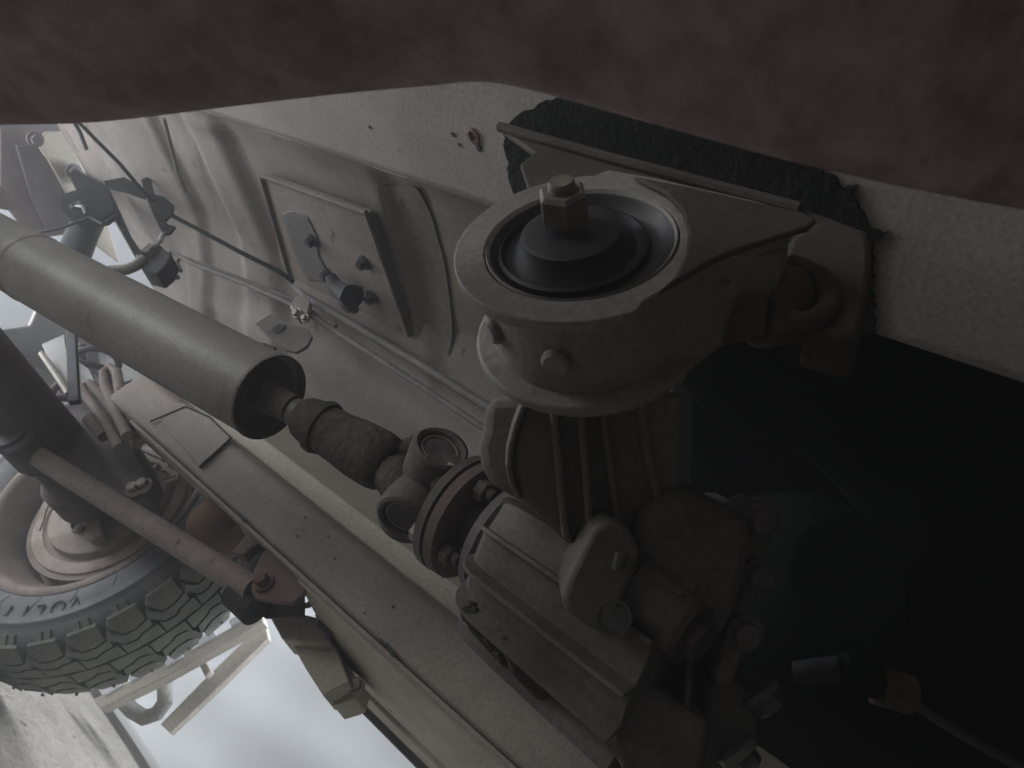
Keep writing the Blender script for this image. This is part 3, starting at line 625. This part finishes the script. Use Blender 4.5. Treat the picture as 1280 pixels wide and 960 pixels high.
part('tab', G().prism([px(a,b,X=.80) for a,b in ((290,690),(306,668),(322,664),(330,676),(314,684),(304,694))], (.02,0,0)), M['rustplate'], rbk, bevel=.002)
sp = thing('spring_cup', 'crumbling orange rusty spring cup tucked behind the rail', 'spring cup', px(275,655,X=.86))
part('cup', G().tube([px(262,635,X=.84),px(280,660,X=.85),px(296,682,X=.86)], [.050,.055,.048], 26, .03), M['rust'], sp, sub=1)

# wheel
wh = thing('rear_wheel', 'dusty steel wheel with chunky off-road tyre at lower left', 'wheel', (WC.x, WC.y, GROUND))
XI, XO = WC.x-.095, WC.x+.095         # inner, outer sidewall bulge
RR = .217
P = [(-.070,RR-.004),(-.076,RR+.006),(-.082,RR+.014),(-.088,RR+.030),(-.0915,RR+.050),(-.0925,RR+.066),(-.0945,RR+.068),(-.0945,RR+.072),(-.0920,RR+.074),(-.0895,RR+.086),(-.084,RR+.100),(-.076,TR-.016),(-.064,TR-.011),(0,TR-.008)]
prof = P+[(-a, r) for a, r in P[:-1][::-1]]+[(.064,RR-.004)]
ty = part('tyre', G().lathe(WC, XA, prof, 120, 0, True), M['tyre'], wh, smooth=60)
part('rim_bead_ring', G().lathe(WC, XA, [(-.0785,RR+.006),(-.0805,RR+.009),(-.0825,RR+.011),(-.081,RR+.014),(-.077,RR+.012)], 96, 0, True), M['tyre'], ty)
# thin sidewall score lines running outwards
for k in range(22):
    a = R(k*360/22); d = Vector((0, math.cos(a), math.sin(a)))
    pts = [WC+d*(RR+.016)-XA*.0828, WC+d*(RR+.030)-XA*.0882, (WC+d*(RR+.044)-XA*.0908)+Vector((0,-d.z,d.y))*.006]
    part('score_line', G().tube(pts, .0008, 5), M['black'], ty)
# raised lettering on the inner sidewall
lt = [('V',95,757),('O',74,757),('L',53,758),('T',34,762),('Y',12,764),('R',-12,764),('E',-36,762)]
for ch, a, b in lt:
    cu = bpy.data.curves.new('letter', 'FONT'); cu.body = ch; cu.size = .036; cu.extrude = .0011; cu.align_x = 'CENTER'; cu.align_y = 'CENTER'; cu.offset = 0
    to = bpy.data.objects.new('t', cu); sc.collection.objects.link(to)
    dg = bpy.context.evaluated_depsgraph_get(); me = bpy.data.meshes.new_from_object(to.evaluated_get(dg)); bpy.data.objects.remove(to)
    q = px(a,b,X=WC.x-.091); e = Vector((0, q.y-WC.y, q.z-WC.z)).normalized()
    nn = -XA; rgt = e.cross(nn); pos = WC+e*(RR+.048)-XA*.0918
    nn2 = (nn*1+e*.10).normalized(); e2 = (e-nn2*e.dot(nn2)).normalized()
    mw = Matrix((rgt, e2, nn2)).transposed().to_4x4(); mw.translation = pos-Vector(wh.location)
    me.transform(mw); me.materials.append(M['black'])
    o = bpy.data.objects.new('letter', me); sc.collection.objects.link(o); o.parent = ty
# rim
part('rim_barrel', G().lathe(WC, XA, [(-.075,RR-.010),(-.0805,RR-.004),(-.0825,RR+.004),(-.0815,RR+.0095),(-.078,RR+.010),(-.072,RR-.004),(-.052,RR-.010),(-.022,RR-.030),(.028,RR-.034),(.038,RR-.050),(.038,.05),(.032,.05),(.032,RR-.054),(.024,RR-.040),(-.026,RR-.036),(-.056,RR-.017)], 110, 0, True), M['rim'], wh, smooth=45)
# brake back plate and drum edge
bk = thing('brake_backplate', 'dusty pinkish stepped brake backplate inside the rear wheel', 'brake', (WC.x-.05, WC.y, WC.z-.1))
part('drum', G().lathe(WC, XA, [(-.030,.158),(-.030,.168),(-.012,.168),(-.010,.160),(.018,.155),(.018,.02)], 90), M['rim'], bk, smooth=40)
part('plate', G().lathe(WC, XA, [(-.026,.158),(-.034,.156),(-.036,.150),(-.036,.134),(-.030,.131),(-.028,.127),(-.030,.123),(-.044,.119),(-.047,.113),(-.047,.104),(-.052,.098),(-.053,.05),(-.07,.045),(-.07,.001)], 90), M['plate_b'], bk, smooth=40)
part('rim_clip', G().prism([px(a,b,X=WC.x-.036) for a,b in ((44,658),(50,664),(55,652),(58,640),(66,622),(60,620),(52,634))], (-.003,0,0)), M['plate_b'], bk, bevel=.001)
part('inspection_hole', G().lathe(px(101,655,X=WC.x-.053), -XA, [(0,.020),(.005,.020),(.005,.0165),(-.004,.015),(-.004,.001)], 28), M['plate_b'], bk)
part('adjuster', G().lathe(px(101,662,X=WC.x-.054), -XA, [(0,.009),(.006,.008),(.007,.003)], 16), M['rim'], bk)
part('strut_bracket', G().prism([px(a,b,X=WC.x-.06) for a,b in ((104,614),(118,628),(126,634),(136,676),(120,684),(112,676),(118,655),(108,638))], (-.02,0,0)), M['rim'], bk, bevel=.003)
for p in (((156,565),(180,562),(205,574),(190,590)), ((156,572),(200,578),(220,596)), ((205,590),(212,582),(226,584),(222,600),(208,604))):
    part('brake_lever', G().tube([px(a,b,X=WC.x-.065) for a,b in p], .006, 9, .1), M['plate_b'], bk)
part('wheel_cylinder', G().prism([px(a,b,X=WC.x-.06) for a,b in ((150,570),(176,566),(180,592),(170,612),(158,600),(152,585))], (-.03,0,0)), M['plate_b'], bk, bevel=.003)
part('bleed_nipple', G().tube([px(158,616,X=WC.x-.08),px(174,606,X=WC.x-.08)], .0055, 10), M['bolt'], bk)

# tread blocks: four shapes, shared meshes, parented to the tyre
def block_mesh(name, outline, h0, h1, detail=None):
    bm = bmesh.new()
    lo = [bm.verts.new((a, s, h0)) for s, a in outline]; c0 = Vector((sum(a for s, a in outline)/len(outline), sum(s for s, a in outline)/len(outline)))
    hi = [bm.verts.new((c0.x+(a-c0.x)*.95, c0.y+(s-c0.y)*.96, h1-(abs(a)*.12 if abs(a) > .07 else 0))) for s, a in outline]
    n = len(outline); bm.faces.new(hi); bm.faces.new(lo[::-1])
    for i in range(n): bm.faces.new((lo[i], lo[(i+1) % n], hi[(i+1) % n], hi[i]))
    if detail:
        for s, a in detail:
            ring = [bm.verts.new((a+.0028*math.cos(t*math.pi/3), s+.0028*math.sin(t*math.pi/3), h1+.0012)) for t in range(6)]
            ring0 = [bm.verts.new((v.co.x, v.co.y, h1-.003)) for v in ring]
            bm.faces.new(ring)
            for i in range(6): bm.faces.new((ring0[i], ring0[(i+1) % 6], ring[(i+1) % 6], ring[i]))
    bmesh.ops.recalc_face_normals(bm, faces=bm.faces)
    me = bpy.data.meshes.new(name); bm.to_mesh(me); bm.free(); me.materials.append(M['tread']); return me
NB = 31; pitch = 2*math.pi*TR/NB; q = pitch
sh = [(-.40*q,-.091),(.30*q,-.091),(.44*q,-.074),(.24*q,-.052),(-.05*q,-.050),(-.40*q,-.060)]
mid = [(-.46*q,-.056),(-.08*q,-.047),(.26*q,-.048),(.47*q,-.070),(.60*q,-.060),(.36*q,-.028),(.10*q,-.024),(-.10*q,-.032),(-.40*q,-.036)]
cen = [(-.50*q,-.033),(-.40*q,-.032),(-.12*q,-.028),(.09*q,-.020),(.37*q,-.024),(.46*q,-.034),(.485*q,-.0018),(-.50*q,-.0018)]
shapes = [('tread_block', sh, [(.08*q,-.074)]), ('tread_block', mid, None), ('tread_block', cen, None)]
meshes = [(block_mesh(nm, ol, -.016, 0, dt), 0) for nm, ol, dt in shapes]
meshes += [(block_mesh(nm, [(-s, -a) for s, a in ol], -.016, 0, [(-s,-a) for s,a in dt] if dt else None), .5) for nm, ol, dt in shapes]
wl = Vector(wh.location)
for me, ph in meshes:
    for k in range(NB):
        t = 2*math.pi*(k+ph)/NB
        e = Vector((0, math.cos(t), math.sin(t))); tg = Vector((0, -math.sin(t), math.cos(t)))
        o = bpy.data.objects.new('tread_block', me); sc.collection.objects.link(o); o.parent = ty
        mw = Matrix((XA, tg, e)).transposed().to_4x4(); mw.translation = WC+e*(TR-.001)-wl
        o.matrix_local = mw
# shoulder lugs on the sidewall edge
g0 = G()
bm = bmesh.new()
me = bpy.data.meshes.new('shoulder_lug')
gg = G().box((0,-.008,0), .005, .011, .030).box((0,.008,0), .005, .011, .030)
me.from_pydata(gg.v, [], gg.f); me.materials.append(M['tread']); bm.free()
for k in range(NB):
    t = 2*math.pi*(k+.0)/NB; e = Vector((0, math.cos(t), math.sin(t))); tg = Vector((0, -math.sin(t), math.cos(t)))
    o = bpy.data.objects.new('shoulder_lug', me); sc.collection.objects.link(o); o.parent = ty
    e2 = (e*.85+XA*.5).normalized(); n2 = tg.cross(e2)
    mw = Matrix((n2, tg, e2)).transposed().to_4x4(); mw.translation = WC+e*(TR-.022)-XA*.0830-wl
    o.matrix_local = mw

# ---------------------------------------------------------------- outside: rack and sheet
rk = thing('slatted_rack', 'pale wooden rack with short pegs standing beyond the tyre', 'rack', px(120,880,X=1.55))
part('upright', G().prism([px(a,b,X=1.50) for a,b in ((116,874),(125,886),(200,850),(330,778),(326,764),(200,832))], (.03,0,0)), M['wood'], rk, bevel=.003)
for a, b in ((140,862),(172,845),(216,826),(258,800),(298,776)):
    part('peg', G().prism([px(a-13,b-1,X=1.495), px(a+9,b-14,X=1.495), px(a+13,b-6,X=1.495), px(a-9,b+8,X=1.495)], (.03,0,0)), M['white'], rk, bevel=.003)
part('cross_slat', G().prism([px(a,b,X=1.56) for a,b in ((200,905),(212,916),(270,862),(336,798),(330,772),(320,786),(262,842))], (.02,0,0)), M['wood'], rk, bevel=.003)
part('short_slat', G().prism([px(a,b,X=1.53) for a,b in ((242,818),(250,815),(264,838),(256,846))], (.02,0,0)), M['wood'], rk, bevel=.003)
part('hose_loop', G().tube([px(a,b,X=1.58) for a,b in ((150,872),(165,888),(180,897),(196,892),(206,878),(206,858),(202,846))], .018, 14), M['hose'], rk)
sh_ = thing('white_sheet', 'bright white plastic sheeting standing outside the car', 'sheet', px(330,950,X=1.75))
rows = []
for i in range(60):
    u = i/59; row = []
    for j in range(50):
        v_ = j/49; Y = -1.2+3.1*u; Z = GROUND+.02+1.0*v_
        row.append(Vector((1.78+.012*math.sin(5*Y+3*Z)+.004*math.sin(17*Y-8*Z)+.002*math.sin(31*Z+6*Y), Y, Z)))
    rows.append(row)
part('cloth', G().sheet(rows), M['white'], sh_, solid=.002, smooth=80)

# added pale wall behind the car, lit for left-edge glare and bounce
g = G().box((0.2, 3.7, GROUND+1.2), 5.0, .1, 2.4)
o = part('backdrop', g, M['white']); tag(o, 'added bright white wall glimpsed behind the car at the left edge', 'backdrop')
# added thin haze that imitates lens glare and lifts the dark parts
g = G().box((0.5, 1.0, 0.05), 4.2, 5.0, 2*(0.05-GROUND+1.0))
hz = bpy.data.objects.new('haze', bpy.data.meshes.new('haze')); hz.data.from_pydata(g.v, [], g.f); sc.collection.objects.link(hz)
hm = bpy.data.materials.new('glare_haze'); hm.use_nodes = True; nt = hm.node_tree; nt.nodes.clear()
ou = nt.nodes.new('ShaderNodeOutputMaterial'); pv = nt.nodes.new('ShaderNodeVolumePrincipled')
pv.inputs['Color'].default_value = (.92,.94,1,1); pv.inputs['Density'].default_value = 0.13; pv.inputs['Anisotropy'].default_value = 0.2
nt.links.new(pv.outputs[0], ou.inputs['Volume']); hz.data.materials.append(hm); hz['kind'] = 'stuff'; hz['label'] = 'thin haze added under the car to imitate lens glare'
